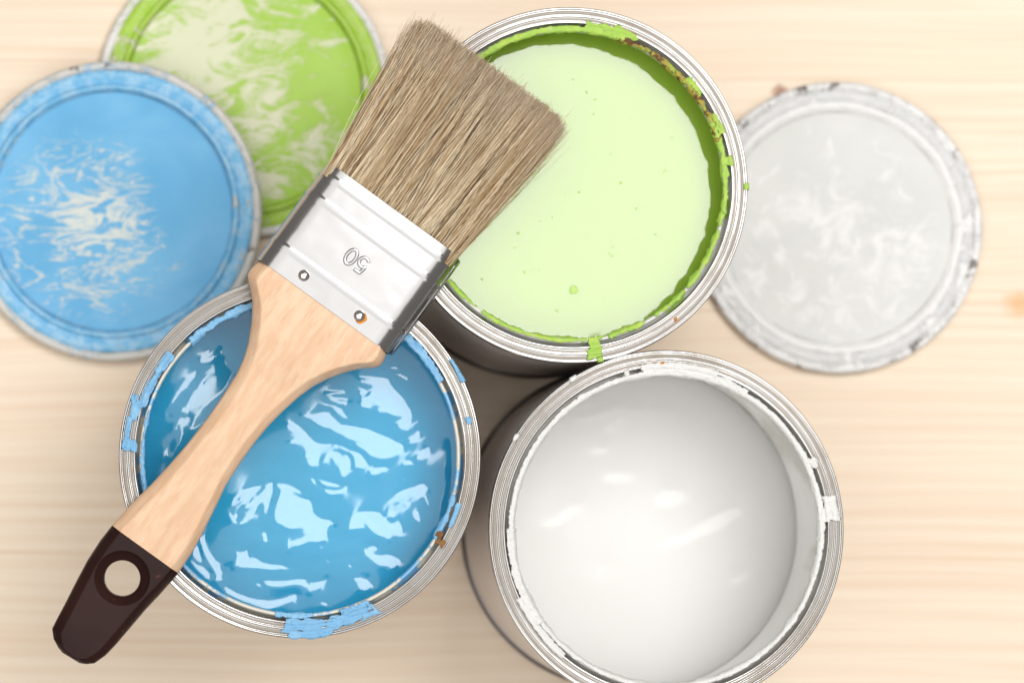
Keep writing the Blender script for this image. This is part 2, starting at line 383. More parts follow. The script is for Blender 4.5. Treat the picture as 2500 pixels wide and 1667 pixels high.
GLINT_BLUE = polys("""19,25.3 24.8,25.6 28.1,25.1 28.9,22.4 32.7,18.8 35.2,14.5 35.3,12.3 34.1,8.3 31.9,8.8 30.6,10.2 32.2,11 32.5,13.4 29.8,13.4 27,14.5 25.4,13.9 25.1,15 26.2,16.1 24.6,16.7 23.2,18 22.2,16.6 22.2,15 19.2,16.1 18.9,16.6 19.7,17.7 19.2,19.3 18.8,21.2 20.8,21.8 21.1,19.4 22.4,19.4 23.8,22.3 22.7,23.4 20.3,23.4 18.8,24.5
8.9,20.9 14.3,21.2 14.6,20.5 11.3,20.1 8.4,19.3
8.6,19.2 11.3,19 15.9,18.3 15.4,17.3 12.7,16.6 10.3,17.7
6.5,17.5 9.2,16.6 11.3,16.6 13.2,15.8 13.5,14.5 15.1,12.6 14.6,12.3 11.4,14.2 10.5,15.8 8.4,16.1
-0.2,13.1 2.7,13.1 6,13.6 8.1,14.6 10.3,14.4 9.7,13.8 11.6,12 12.2,10.4 10.3,9.6 8.4,9.3 5.4,10.9 3.5,12.3
10.6,9.4 12.7,10.1 16.8,9.9 21.6,9.1 24.9,7.7 29,6.1 30.9,4.8 33,4.2 33.3,2.9 32.2,1.8 29.2,0.4 26.8,-0.5 24.4,0.1 22.2,0.7 20,2.6 17.6,4.2 18.1,4.6 20.6,4.6 18.4,5.5 15.4,5.8 13.5,7.4 11.4,8.2
-4.3,10.1 -2.4,11.6 0.6,9.6 2.7,7.7 4.1,5.2 7.1,4 10,4.4 13.5,3.8 16.2,2.3 19,1.8 20.8,-0.1 22.1,-3.1 19.8,-2.8 17.3,-3 17.1,0.4 15.4,2 12.7,3.4 9.8,3.9 6.3,3.1 6.3,-0.2 6,-2.6 3.8,-3.1 2.2,-1.2 4.4,-0.4 3.3,0.4 1.7,-0.4 2.5,1.7 2.7,3.6 0.6,4.7 -2.9,4.4 -3.2,4.8 -0.2,6 0,7.1 -0.8,8.5 -3.5,8.7 -2.4,9.8
7.3,-1.9 8.4,0.4 9.8,1.5 11.7,1.7 13.3,1.2 13.8,-0.1 15.4,1.1 16.4,-0.7 16.8,-2.6 15.5,-4.2 14.6,-6.3 13.6,-6.5 13,-4.5 12.5,-3.1 13.3,-1.8 11.1,-1.5 11.1,-0.1 10,0.7 8.7,-1
22.5,-3.4 24.4,-3.1 27.1,-2.6 27.3,-3.5 25.5,-4.7 23,-5.5 22.3,-5
32.8,-1.5 34.1,-0.7 35.7,-1.1 36,-1.7 34.1,-2 33,-2.4
36.7,-0.6 37.4,1.2 40.6,4 41.4,1.8 39.8,0.7 38.7,-0.9
34.1,4.5 35.2,5.8 36.5,6.7 36.5,8.6 37.9,8.8 38,6.9 36.8,5.3 35.7,4.5
25.9,28.3 28.9,28.4 31.9,28.9 29.7,27.8
29.7,26.7 31.4,26.4 34.3,25 34.1,24.4 31.6,25.4
46.9,4.7 47.8,4.7 47.8,-3.1 47.2,-9.3 46.2,-14 45.1,-17.4 43.7,-21 44.1,-17.9 44.6,-11.9 45.5,-11.4 46.1,-6.7 45.5,-5.7 45.8,-2 46.5,-2.3
-7.6,-8.3 -3.6,-8 -1.7,-8.8 1.3,-10.4 1.4,-11.1 -0.6,-10.5 -2.2,-10.1 -1.4,-11.8 1.3,-13 3.7,-12.8 4.5,-14.4 3.9,-16.3 5.1,-17.7 7.2,-19 9.9,-19.2 12.1,-20.5 9.7,-20.9 8.6,-22.5 9.1,-25 7.5,-25.6 5.6,-26.4 3.5,-25.6 0.5,-27.4 -2.4,-27.6 -2.8,-29.1 -3.4,-28.7 -3.8,-26.4 -0.5,-26 1.9,-24.7 2.7,-23.3 1.3,-21.4 -0,-21.2 -1.9,-22.1 -4.1,-21.4 -5.7,-20.2 -6.8,-20.4 -7.6,-18.5 -7,-15 -6,-11.8 -4.9,-9.6 -6.8,-9.3
-8.4,-6.8 -7.6,-8.3 -8.1,-11.8 -9.5,-15.5 -10.4,-17.9 -10.4,-13.6 -13,-14.2 -13.2,-16.3 -14.8,-18.2 -16.4,-20.5 -18.6,-20.9 -20.7,-20.4 -21.8,-17.7 -21.7,-15.5 -20.5,-18.2 -18,-17.7 -20.2,-19 -18.6,-20.4 -17,-19 -14.8,-16.3 -14,-14.7 -17.5,-15.8 -13.5,-13.1 -10.8,-10.4
-20.9,-15 -20.6,-13.1 -18.1,-10.5 -11.4,-8.4 -11.4,-9.2 -17.5,-11.6 -19.9,-13.5 -20.2,-15.3
-18.1,-13.2 -17.5,-11.9 -12.4,-10 -14.8,-12.2
3.8,-6.1 4.8,-6.2 5.6,-8 8,-10.1 11.5,-10.4 14.2,-9.6 14.5,-8.4 15.7,-8.5 15.3,-9.9 13.4,-11.1 9.4,-11.5 7.2,-10.1 4.2,-8
5.6,-6.3 6.7,-6.4 7.7,-7.4 10.4,-7.8 13.5,-8.5 13.3,-9.1 8.8,-8.5 6.7,-7.8
15.3,-22.5 15.2,-21 16.3,-18.6 17.6,-17.6 20.4,-16.8 24.8,-17.1 26.4,-18.1 27.4,-18.1 28.6,-15.8 29,-13.2 30.8,-11.1 33.4,-9.8 36.5,-9.1 38.6,-7.6 40.2,-8.5 41.2,-9.6 39.6,-10.9 40.4,-12.9 41.3,-15.3 40.2,-15 39.4,-11.9 37,-11.9 34.4,-11.5 31.3,-12.4 30,-14.5 29.8,-16.1 30.3,-17.4 29.8,-18.4 27.4,-18.4 28,-20.2 29.8,-20.7 31.1,-19.2 32.6,-22.3 31.6,-24.7 30.3,-23.8 29.3,-23.8 28,-25.9 26.7,-24.9 24.1,-24.1 21.7,-21.2 20.9,-19.9 19.7,-21.8 17.6,-22
35.1,-17.9 36.3,-16.6 37.8,-16.8 38.1,-19.2 36.8,-19.3
20.5,-29.5 22.8,-26.9 24.6,-27.5 23,-29.8 25.1,-30.6 28.5,-29.8 30.6,-31.1 32.4,-31.9 29,-35 28.2,-33.4 25.6,-33.9 23.8,-32.9 21.2,-30.8
33.5,-14.2 34.2,-13.8 34.8,-14.2 34.2,-14.8
32.1,-6.6 32.7,-6.1 33.5,-6.6 32.7,-7.1
-30.6,-26 -28.7,-22.8 -29,-25.5 -27.6,-28.7 -25.5,-31.9 -23.1,-33.1 -24.9,-33.2 -22.8,-36.2 -24.4,-35.9 -23.8,-37.5 -25.4,-38.6 -25.7,-37.8 -24.9,-36.7 -26.3,-34.9 -27.6,-32.7 -29.2,-30
-32.7,-29.7 -32.2,-27.1 -30.6,-27.3 -30.3,-30 -29.8,-32.7 -30.3,-33 -32.2,-31.4 -33,-30.3
-33.8,-31.9 -33.2,-30.8 -31.4,-33 -29.2,-33.8 -27.1,-35.9 -27.9,-38.1 -30.3,-35.9
-20.1,-33.5 -19.3,-31.4 -18.8,-29.2 -16.9,-29.2 -15.8,-28.2 -15.3,-31.9 -14.5,-31.4 -13.4,-30.8 -10.7,-32.7 -7.2,-33.3 -4.8,-33 -3.5,-34.1 -0.8,-34.2 -4,-34.8 -5.6,-34.1 -7.5,-34.7 -12.1,-34.1 -16.1,-34.1 -19.8,-33.8
-10.7,-38.9 -9.6,-38 -6.7,-38.4 -3.2,-38.1 0.8,-37.5 2.5,-37.7 3,-39.5 6.8,-38.4 9.6,-37.3 8.9,-38.7 5.7,-40.8 3.3,-41.9 2.5,-40.5 0.3,-39.5 -2.6,-39.7 -6.1,-40.3 -9.4,-39.7
-13.5,-38.9 -12,-38.9 -10.7,-40.5 -12.3,-40.2
-22.6,-39.7 -18.3,-42.3 -14,-43.8 -8.6,-44.3 -4.3,-43.4 -0.9,-41.9 0.2,-43.2 -3.3,-44.9 -6.5,-46.4 -9.3,-47.1 -12.9,-46 -18.3,-44 -22.6,-41.9
-11,-26.3 -10.9,-23.6 -10.2,-22.5 -9.7,-23.6 -9.9,-26.6
6.2,-27.6 7,-27.1 7.8,-27.8 7,-28.5
8.5,-32.1 9.2,-31.5 10,-32.2 9.2,-32.9
15.1,-33.2 15.9,-32.9 17,-33.7 16.2,-34.4
17.2,-38.1 20,-36.6 20.2,-37 18.3,-38.7
18.5,-40.7 18.7,-38.3 21.5,-37.2 22.2,-38.5 23.6,-39.8 22,-40.2 20.5,-41.8 19.8,-41.1
6.9,-45.6 7.9,-44.6 9.2,-45.4 8.8,-46.1
-26.4,29 -23.2,31 -22.5,29.7 -23,29 -20.2,26.7 -21.4,24.3 -23.4,20.8 -27.2,17.8 -29.6,16.5 -31.1,13.7 -32.1,13.4 -32.8,10 -34.9,7.2 -36.4,4.6 -38.3,2 -38.7,1.8 -37,5 -36,8.3 -36.4,10 -37.3,10.4 -38.8,7.8 -40,4.6 -40.4,1.4 -40.9,-0.1 -42.1,-0.1 -42.2,1.8 -40.9,2.9 -39.6,6.7 -37.9,10.8 -36.8,12.1 -35.1,11.5 -34.1,13 -34.9,14.3 -36.9,14.5 -35.8,15.6 -34.9,15.2 -34.3,16.9 -32.8,16.7 -34.1,17.1 -33,19.5 -31.1,21.6 -29.2,23.2 -27.2,22.7 -25.5,24.7 -25.3,26.6
-40.2,16.4 -38.1,19.9 -35.5,23.6 -33,26.5 -32,27.6 -31.7,26.2 -32.7,24.8 -35.3,22.1 -37.2,19.9 -39.1,17.2
-31,29.2 -30,32 -28.3,33.8 -27.6,33.8 -29.1,31.8 -29.9,30.3 -27.3,31 -24.8,32.9 -24.5,33.8 -23.5,33.8 -24.2,32.6 -27,30.4 -29.6,29.5
-41.6,13 -40.9,14.2 -40.2,13 -40.7,12.1""")
GLINT_WHITE = polys("""-21.9,37.5 -19.6,39 -15.2,39.3 -12.3,41.3 -9.7,41.3 -5.3,43.1 -5,41 -7.9,39 -10.3,38.1 -13.8,35.8 -18.2,35.5 -21.4,36.1
-3.6,38.2 -2.4,42.8 0.8,42.5 5.2,41.1 7.8,41.7 8.4,44 9.3,44.6 9.6,41.7 11.9,41.1 14.6,39.4 17.8,39.4 20.4,40 18.4,37.6 15.4,36.8 12.5,37.9 9,39.3 5.2,38.8 1.4,39 -1.5,37.6
-6.8,35.5 -5.3,36.7 -4,35.5 -5.3,34.5
-9.7,32.9 -8,33.8 -7.4,31.5 -8.8,31.2
-16.1,24.2 -15,26 -12.6,26.7 -9.7,26 -9.4,24.5 -11.5,24.8 -12.9,23.4 -14.7,24.2
-11.2,16.1 -9.4,17.6 -5.1,18.2 -1,17.3 -2.2,15.3 -6.5,14.7 -10.3,15
28.9,31 30.1,31.7 30.9,30.8 30.1,30
6.4,9.1 8.7,12.5 14,12.5 16.9,9.6 12.2,7.3 8.1,6.2
16.9,-1.4 28,5 32.7,6.8 34.5,4.4 27.4,-0.2 12.8,-6 7,-6.5
-32,1 -25.1,3.9 -24.5,6.2 -18.7,8.5 -21,5.6 -23.9,2.1 -29.1,-0.2
-16.4,-17.5 -11.7,-12.3 -10,-11.7 -11.7,-14.6
30.3,-17.6 36.2,-14.1 37.9,-16.4 33.8,-18.7""")

# --- blue
blue_can = make_can(24.0, 15.7, 'blue', 95, 'open can of glossy blue paint under the brush handle, rippled and chipped with blue', 11)
ripple('paint', blue_can, 24.0, 15.7, 89.0, GLINT_BLUE, M['blue'])
cb = M['crust_blue']
crust('dried_paint', blue_can, 142, 154.5, 48.9, 51.0, cb, 1, hole=0.08, jag=.7, thick=.25, fill=.05)
crust('dried_paint', blue_can, 153.5, 161.5, 49.7, 51.6, cb, 2, hole=0.15, jag=.8, thick=.2, fill=-.1, film=True)
crust('dried_paint', blue_can, 160.5, 167.5, 50.6, 53.6, cb, 3, hole=0.15, jag=.8, thick=.2, lump=.3, fill=-.05, film=True)
crust('dried_paint', blue_can, 167, 174, 52.3, 53.3, cb, 4, jag=.3)
crust('dried_paint', blue_can, 173.6, 178.8, 49.6, 53.5, cb, 5, hole=0.12, jag=.8, thick=.2, lump=.3, film=True, fill=.05)
crust('dried_paint', blue_can, 104, 133.5, 47.3, 48.9, cb, 6, jag=.7, thick=.35, lump=.45)
crust('dried_paint', blue_can, 265, 296, 49.8, 52.6, cb, 7, jag=1.1, thick=.1, lump=.08, fill=.9, film=True, hole=.12, lab='broad blue paint run over the lower edge of the rim')
crust('dried_paint', blue_can, 266, 281, 52.6, 54.6, cb, 8, jag=1.1, thick=.07, lump=.08, fill=.1, film=True, hole=.25)
crust('dried_paint', blue_can, 261, 275, 47.5, 48.7, cb, 9, jag=.5, thick=.2)
crust('dried_paint', blue_can, 284.5, 295, 47.8, 49.6, cb, 10, jag=.6, thick=.4, lump=.6)
crust('dried_paint', blue_can, 334.5, 343.5, 49.7, 50.7, cb, 11, jag=.25, thick=.2)
crust('dried_paint', blue_can, 328, 346, 47.3, 48.6, cb, 12, jag=.6, thick=.15, fill=0)
crust('dried_paint', blue_can, 28, 56, 47.6, 49.5, cb, 13, jag=.45, thick=.3, lump=.4, fill=.5)
crust('dried_paint', blue_can, 25, 33, 54.0, 54.9, cb, 14, film=True, jag=.3, thick=.12)
crust('dried_paint', blue_can, 163, 200, 47.3, 48.2, cb, 15, jag=.5, thick=.1, fill=-.3)
crust('dried_paint', blue_can, 10.5, 13, 51.8, 53.4, cb, 16, film=True, jag=.5, thick=.05)
crust('rust_flake', blue_can, 329.8, 331.8, 47.6, 49.3, M['rust'], 17, jag=.2, thick=.5, lump=.3, lab='brown flake of rust across the inner lip')
crust('rust_flake', blue_can, 327.6, 329.6, 48.9, 50.9, M['rust'], 18, jag=.2, thick=.5, lump=.2)

# --- green
green_can = make_can(106.7, 99.3, 'green', 98, 'open can of light green paint under the bristles with rusty crust on its rim', 21)
NG = 200
gg = np.linspace(-54, 54, NG); GX, GY = np.meshgrid(gg, gg); gr = np.sqrt(GX ** 2 + GY ** 2)
gh = .10 * fbm(GX * .05, GY * .05, 71, 2) + np.where(gr > 47, ((gr - 47) / 6) ** 2 * .9, 0) * (.7 + .6 * fbm(GX * .35, GY * .35, 5, 3))
gh += .012 * fbm(GX * .25 + fbm(GX * .1, GY * .1, 3) * 3, GY * .25, 44, 2)
rng = np.random.default_rng(5)
GV = np.stack([GX, GY, 101.0 + gh], -1).reshape(-1, 3); gi = np.arange(NG * NG).reshape(NG, NG); ok = gr < 53.75
K = ok[:-1, :-1] & ok[1:, :-1] & ok[1:, 1:] & ok[:-1, 1:]
qd = np.stack([gi[:-1, :-1], gi[:-1, 1:], gi[1:, 1:], gi[1:, :-1]], -1)[K]
us = np.unique(qd); mp = -np.ones(NG * NG, int); mp[us] = np.arange(len(us))
mesh('paint', GV[us], mp[qd], M['green'], green_can)
# small bubbles standing on the green paint
bv, bf = [], []
def bubble(x, y, r, hgt, base):
    n0 = len(bv); n = 14
    for j, (rr, zz) in enumerate([(1, 0), (.86, .5), (.55, .85), (.02, 1)]):
        for i in range(n):
            t = 2 * math.pi * i / n; w = 1 + .12 * math.sin(3 * t + x)
            bv.append((x + r * rr * w * math.cos(t), y + r * rr * w * math.sin(t), base + hgt * zz))
    for j in range(3):
        for i in range(n):
            a, b = n0 + j * n + i, n0 + j * n + (i + 1) % n
            bf.append((a, b, b + n, a + n))
for kx_, ky_, kr in [(2.3, -31.5, 1.5), (-6, 26, .45), (9, 28, .42), (-9, 17, .35), (17, 2, .5), (-24, -2, .35), (4, -1, .4), (-15, -14, .5), (-13, -26, .45), (22, -6, .4), (28, -14, .4), (-3, -38, .45), (14, 11, .3), (31, 6, .4)]:
    bubble(kx_, ky_, kr, kr * .22, 101.0)
for _ in range(46):
    t = rng.uniform(0, 6.28); q = 40 * math.sqrt(rng.uniform(0, 1)); r_ = rng.uniform(.12, .3)
    bubble(q * math.cos(t), q * math.sin(t), r_, r_ * .3, 101.0)
tag(mesh('bubbles', bv, bf, M['bubble'], green_can), kind='stuff')
cg, cr = M['crust_green'], M['crust_rust']
crust('dried_paint', green_can, 70, 128, 47.5, 48.8, cg, 31, jag=.45, thick=.2, lump=.35, fill=.5)
crust('dried_paint', green_can, 17, 74, 47.3, 48.6, cr, 32, jag=.6, thick=.25, lump=.6, fill=.4, lab='rusty brown and green crust along the lip')
crust('dried_paint', green_can, -10, 24, 47.4, 48.6, cg, 33, jag=.55, thick=.25, lump=.4, fill=.4)
crust('dried_paint', green_can, 63, 84, 48.8, 50.6, cg, 34, jag=1.0, thick=.1, lump=.15, fill=-.3, film=True, hole=.25)
crust('dried_paint', green_can, 35, 43, 48.6, 50.0, cg, 35, jag=.5, thick=.35, lump=.5)
crust('dried_paint', green_can, 19, 28, 48.8, 50.3, cg, 36, hole=.25, jag=.8, thick=.15, lump=.2, fill=.0, film=True)
crust('dried_paint', green_can, 8, 10.6, 48.6, 50.3, cg, 37, jag=.6, thick=.15, lump=.2, fill=-.1, film=True)
crust('dried_paint', green_can, 218, 284, 47.3, 48.3, cg, 38, jag=.6, thick=.1, fill=-.1)
crust('dried_paint', green_can, 284, 352, 47.2, 48.3, cg, 39, jag=.7, thick=.2, lump=.4, fill=.1)
crust('dried_paint', green_can, 275.4, 280.6, 51.0, 53.9, cg, 40, jag=.5, thick=.14, lump=.08, film=True, fill=.5, lab='green drip run over the lower edge of the rim')
crust('dried_paint', green_can, 276.4, 280.2, 47.4, 51.0, cg, 41, jag=.5, thick=.14, fill=.2)
crust('dried_paint', green_can, 278.6, 280.6, 54.0, 55.0, cg, 42, film=True, jag=.2, thick=.1)
crust('dried_paint', green_can, -1.2, .9, 53.9, 55.0, cg, 43, film=True, jag=.2, thick=.12)
crust('orange_stain', green_can, 307.4, 308.6, 52.0, 53.4, M['orange'], 44, jag=.6, thick=.05, fill=-.3)

# --- white
white_can = make_can(136.3, -6.5, 'white', 32, 'half empty can of white paint with white crust round its rim', 51)
ripple('paint', white_can, 136.3, -6.5, 42.0, GLINT_WHITE, M['white'], N=180, its=160, blur=.9, seed=9, base_amp=.008)
cw = M['crust_white']
crust('dried_paint', white_can, 0, 180, 47.3, 48.5, cw, 61, jag=.3, thick=.18, lump=.3, fill=.8)
crust('dried_paint', white_can, 180, 215.5, 47.0, 49.2, cw, 62, jag=.5, thick=.3, lump=.45, fill=.7)
crust('dried_paint', white_can, 216, 360, 47.2, 48.4, cw, 63, jag=.45, thick=.1, lump=.2, fill=.2)
crust('dried_paint', white_can, 72, 99, 48.4, 50.9, cw, 64, jag=.5, thick=.25, lump=.25, fill=.6, lab='thick white crust bridging the top of the rim')
crust('dried_paint', white_can, 59.5, 72, 48.2, 49.7, cw, 65, jag=.4, thick=.3, lump=.4, fill=.5)
crust('dried_paint', white_can, 3.6, 11, 49.8, 52.9, cw, 66, jag=.45, thick=.3, lump=.2, fill=.8, lab='white blob on the right side of the rim')
crust('dried_paint', white_can, 2.6, 8, 48.2, 50.4, cw, 67, jag=.5, thick=.25, fill=.3)
crust('dried_paint', white_can, 22, 26.5, 48.4, 51.0, cw, 68, jag=.8, thick=.3, fill=-.4)
crust('dried_paint', white_can, 205, 230, 49.2, 50.6, cw, 69, jag=.35, thick=.08, lump=.05, fill=.9)
crust('dried_paint', white_can, 148, 150.4, 54.0, 55.0, cw, 70, jag=.2, thick=.25)
crust('dried_paint', white_can, 121, 123.4, 54.0, 55.0, cw, 71, jag=.2, thick=.2)
crust('dried_paint', white_can, 104, 105.2, 48.8, 50.2, cw, 72, jag=.2, thick=.4)
crust('rust_stain', white_can, 84, 94, 50.75, 51.1, M['orange'], 73, jag=.2, thick=.28, fill=.1)

# ------------------------------------------------------------------ lids (upside down, paint side up)
def m_lid(name, paint, paint2, bare, cen, rad, sc, thr, stretch=1.9, soft=.03, rough=.4, dist=1.6, extra=None, bmp=.22, ior=1.45, ridge=False, alpha=1.0):
    k = NT(name); o = k.obj()
    n1 = k.noise(k.mapping(o, scale=(1, stretch, 1), rot=(0, 0, .15)), sc, 6, .62, dist)
    if ridge:
        r1 = k.math('SUBTRACT', 1.0, k.math('MULTIPLY', k.math('ABSOLUTE', k.math('SUBTRACT', n1, .5)), 4.0))
        n1 = k.math('ADD', k.math('MULTIPLY', n1, .35), k.math('MULTIPLY', r1, .36))
    n2 = k.noise(o, 3.2, 3, .5, .5)
    d = k.dist(o, (*cen, .03))
    f = k.math('SUBTRACT', k.math('ADD', k.math('MULTIPLY', n1, .8), k.math('MULTIPLY', k.noise(k.mapping(o, scale=(1, stretch, 1)), sc * 3.2, 5, .65, 1.0), .2)), k.math('MULTIPLY', k.ramp(d, rad * .35, rad), .20))
    if extra:
        for (ex, ey, er, ea) in extra:
            f = k.math('ADD', f, k.math('MULTIPLY', k.ramp(k.dist(o, (ex, ey, .03)), er * .2, er, 1, 0), ea))
    f = k.ramp(f, thr - soft, thr + soft)
    f = k.math('MULTIPLY', f, alpha)
    c = k.mix(f, k.mix(k.ramp(n2, .35, .68), paint, paint2), bare)
    k.set(Base_Color=c, Roughness=rough, IOR=ior, Normal=k.bump(k.math('ADD', k.math('MULTIPLY', f, -.6), k.math('MULTIPLY', n2, .5)), bmp, .03))
    return k.m

def m_lid_edge(name, paint, paint2, bare, thr, dark=(.16, .11, .08), dthr=.66, sc=5.0):
    k = NT(name); o = k.obj()
    n1 = k.noise(o, sc, 6, .7, .8); n2 = k.noise(o, 24, 4, .65); n3 = k.noise(k.mapping(o, loc=(5, 1, 0)), 6.5, 5, .7)
    f = k.ramp(k.math('ADD', k.math('MULTIPLY', n1, .75), k.math('MULTIPLY', n2, .25)), thr - .025, thr + .025)
    c = k.mix(f, k.mix(k.ramp(n2, .4, .62), paint, paint2), bare)
    c = k.mix(k.math('MULTIPLY', k.ramp(n3, dthr, dthr + .04), .85), c, dark)
    k.set(Base_Color=c, Roughness=.42, Normal=k.bump(k.math('ADD', f, k.math('MULTIPLY', n2, .7)), .4, .03))
    return k.m

def make_lid(R, loc, label, mp, mf, mc, rot=(0, 0, 0), seed=1, floor=2.4, ring=1.0, soft=False, mr=None):
    lid = empty('paint_can_cover', loc, rot)
    tag(lid, label, 'can lid', 'lids lying paint side up beside the cans')
    q = R / 50.3
    lathe('panel', [(.01, floor + .25), (20 * q, floor + .1), (34 * q, floor), (39.0 * q, floor - .1), (39.9 * q, floor + .15)], mp, lid, wob=.05, seed=seed)
    if soft: lathe('plug_ring', [(39.9 * q, floor + .15), (40.4 * q, floor + .6), (41.0 * q, floor + 1.25), (41.8 * q, floor + 1.75), (42.6 * q, floor + 1.95), (43.0 * q, floor + 1.8)], mr, lid, wob=.2, seed=seed + 1)
    else: lathe('plug_ring', [(39.9 * q, floor + .15), (40.3 * q, floor + .9), (40.55 * q, floor + 2.2 * ring), (41.0 * q, floor + 3.0 * ring), (41.6 * q, floor + 3.25 * ring), (42.2 * q, floor + 3.0 * ring), (42.6 * q, floor + 2.3 * ring), (43.0 * q, floor + 1.8)], mf, lid, wob=.12, seed=seed + 1)
    lathe('flange', [(43.0 * q, floor + 1.8), (44.0 * q, floor + 2.2), (45.4 * q, floor + 2.7), (46.6 * q, floor + 2.5), (47.3 * q, floor + 1.9)], mf, lid, wob=.12, seed=seed + 2)
    lathe('outer_edge', [(47.3 * q, floor + 1.9), (47.8 * q, floor + 2.5), (48.7 * q, floor + 2.9), (49.5 * q, floor + 2.7), (50.1 * q, floor + 1.9), (50.3 * q, floor + .8), (50.1 * q, floor - .6), (49.4 * q, floor - 1.3), (48.6 * q, floor - 1.1), (47.5 * q, .25), (45 * q, 0), (.01, 0)], mc, lid, wob=.16, seed=seed + 3)
    return lid

lid_cream = (.62, .655, .575)
make_lid(49.75, (7.4, 141.3, 0), 'round lid painted light green with pale bare patches, behind the blue lid',
         m_lid('green lid paint', (.36, .585, .055), (.33, .56, .03), (.66, .68, .47), (-.04, .0), .70, 5.6, .485, 1.9, .08, extra=[(-.17, .15, .20, .12), (.30, 0, .2, -.1)]),
         m_lid_edge('green lid flange', (.36, .58, .05), (.42, .60, .12), (.66, .66, .50), .58, (.35, .27, .10), .72),
         m_lid_edge('green lid edge', (.70, .70, .66), (.46, .60, .18), (.74, .73, .70), .46, (.16, .11, .06), .60), seed=81)
make_lid(50.4, (211.7, 96.6, 0), 'round lid coated in greyish white paint with chipped edge at the right',
         m_lid('white lid paint', (.65, .66, .635), (.70, .705, .68), (.81, .81, .80), (.0, -.08), .62, 10.5, .55, 1.0, .10, extra=[(0, 0, .12, .1)], dist=1.0, bmp=.12, ior=1.3),
         m_lid_edge('white lid flange', (.64, .65, .64), (.70, .70, .69), (.82, .82, .81), .54, (.40, .40, .40), .70),
         m_lid_edge('white lid edge', (.78, .78, .77), (.62, .62, .60), (.83, .83, .82), .5, (.12, .095, .085), .545), seed=91, soft=True,
         mr=m_lid_edge('white lid ring', (.80, .80, .79), (.84, .84, .83), (.72, .725, .71), .62, (.5, .45, .42), .74))
ti = math.radians(5.0); axd = Vector((-.68, .73, 0))     # the blue lid leans on the green one
rot = Matrix.Rotation(-ti, 3, axd).to_euler()
blue_lid = make_lid(50.4, (-36.7, 99.9, 4.6), 'round lid coated in light blue paint with cream streaks, leaning on the green lid',
         m_lid('blue lid paint', (.10, .385, .66), (.16, .46, .73), (.68, .70, .63), (-.09, -.06), .60, 4.4, .508, 2.4, .05, ridge=True, alpha=.9, extra=[(-.07, -.04, .16, .07), (.3, .05, .25, -.1)]),
         m_lid_edge('blue lid flange', (.16, .46, .73), (.32, .57, .78), (.62, .66, .62), .60, (.20, .17, .13), .74),
         m_lid_edge('blue lid edge', (.60, .59, .55), (.25, .50, .72), (.62, .61, .57), .47, (.14, .09, .06), .585), rot=rot, seed=101)

# ------------------------------------------------------------------ brush
brush = empty('paint_brush', (30.5, 60.7, H + 6.75), (math.radians(.7), 0, math.radians(-35.79)))
tag(brush, 'flat paint brush with wooden handle and tin ferrule lying across the cans', 'paint brush')
OL = np.array([(-21.5, 3), (-23.2, .3), (-23.9, -.6), (-24.5, -3.6), (-24.2, -5.6), (-22.3, -7.4), (-20.2, -9.2), (-18.0, -11.6), (-14.8, -16.5), (-11.9, -22.2), (-10.2, -27.0), (-9.3, -31.5), (-8.8, -39.7), (-8.6, -48), (-8.9, -57.5), (-9.5, -65), (-10.4, -73.1), (-11.7, -81), (-12.7, -89.9), (-12.9, -96), (-12.5, -103), (-11.4, -110.5), (-10.2, -117.7), (-9.6, -122), (-9.0, -125.6), (-6.8, -127.8), (-3.7, -129.3), (-2.4, -129.5)])
OR_ = np.array([(21.5, 3), (23.2, .3), (23.9, -.5), (24.4, -3.0), (24.2, -4.8), (22.6, -6.5), (20.4, -8.2), (18.2, -10.6), (16.6, -12.6), (14.0, -16.6), (11.7, -21.1), (10.0, -26.4), (8.7, -32.4), (7.8, -38.5), (7.4, -44.4), (7.4, -52), (7.9, -60.4), (9.3, -68), (10.7, -75.8), (11.6, -83), (11.8, -91.1), (11.2, -98), (10.3, -105.2), (9.8, -112), (9.3, -118.4), (8.7, -122.8), (7.4, -126.6), (5.6, -128.2), (3.6, -129.2), (-2.0, -129.5)])
def half_t(v):
    return np.interp(v, [-129.5, -128.6, -125, -112, -95, -84, -60, -28, -16.2, -15.2, 3], [.9, 2.5, 3.5, 4.35, 4.75, 4.6, 4.0, 3.75, 5.66, 5.75, 5.75])
def handle_mesh(name, v0, v1, mat, close_top=False):
    n = max(8, int(abs(v1 - v0) / .8)); st = np.linspace(v0, v1, n)
    if v0 < -120: st = np.unique(np.concatenate([st, np.linspace(-129.5, -124, 16)]))
    ring = []
    for v in st:
        ul = np.interp(v, OL[::-1, 1], OL[::-1, 0]); ur = np.interp(v, OR_[::-1, 1], OR_[::-1, 0]); t = half_t(v)
        bl = min(3.4, (ur - ul) * .3); br = min(2.6, (ur - ul) * .3)
        # bevelled sides: wide chamfer with softly rounded edges
        pr = [(0, 0), (.04, .22), (.12, .36), (.24, .48), (.86, .93), (.97, .98), (1.15, 1.0)]
        pts = [(ul + bl * a, t * b) for a, b in pr]
        for s_ in (.2, .35, .5, .65, .8): pts.append((ul + bl * 1.15 + (ur - ul - 1.15 * (bl + br)) * s_, t))
        pts += [(ur - br * a, t * b) for a, b in pr[::-1]]
        pts += [(a, -b) for a, b in pts[::-1][1:-1]]
        ring.append([(a, v, b) for a, b in pts])
    R = np.array(ring); m = R.shape[1]; V = R.reshape(-1, 3); f = []
    for i in range(len(st) - 1):
        for k_ in range(m):
            a, b = i * m + k_, i * m + (k_ + 1) % m
            f.append((a, b, b + m, a + m))
    f.append(tuple(range(m))[::-1]); f.append(tuple((len(st) - 1) * m + i for i in range(m)))
    return V, f
V, F = handle_mesh('handle', -90.2, 2.0, None)
handle = mesh('handle', V, F, M['beech'], brush, True, math.radians(40))
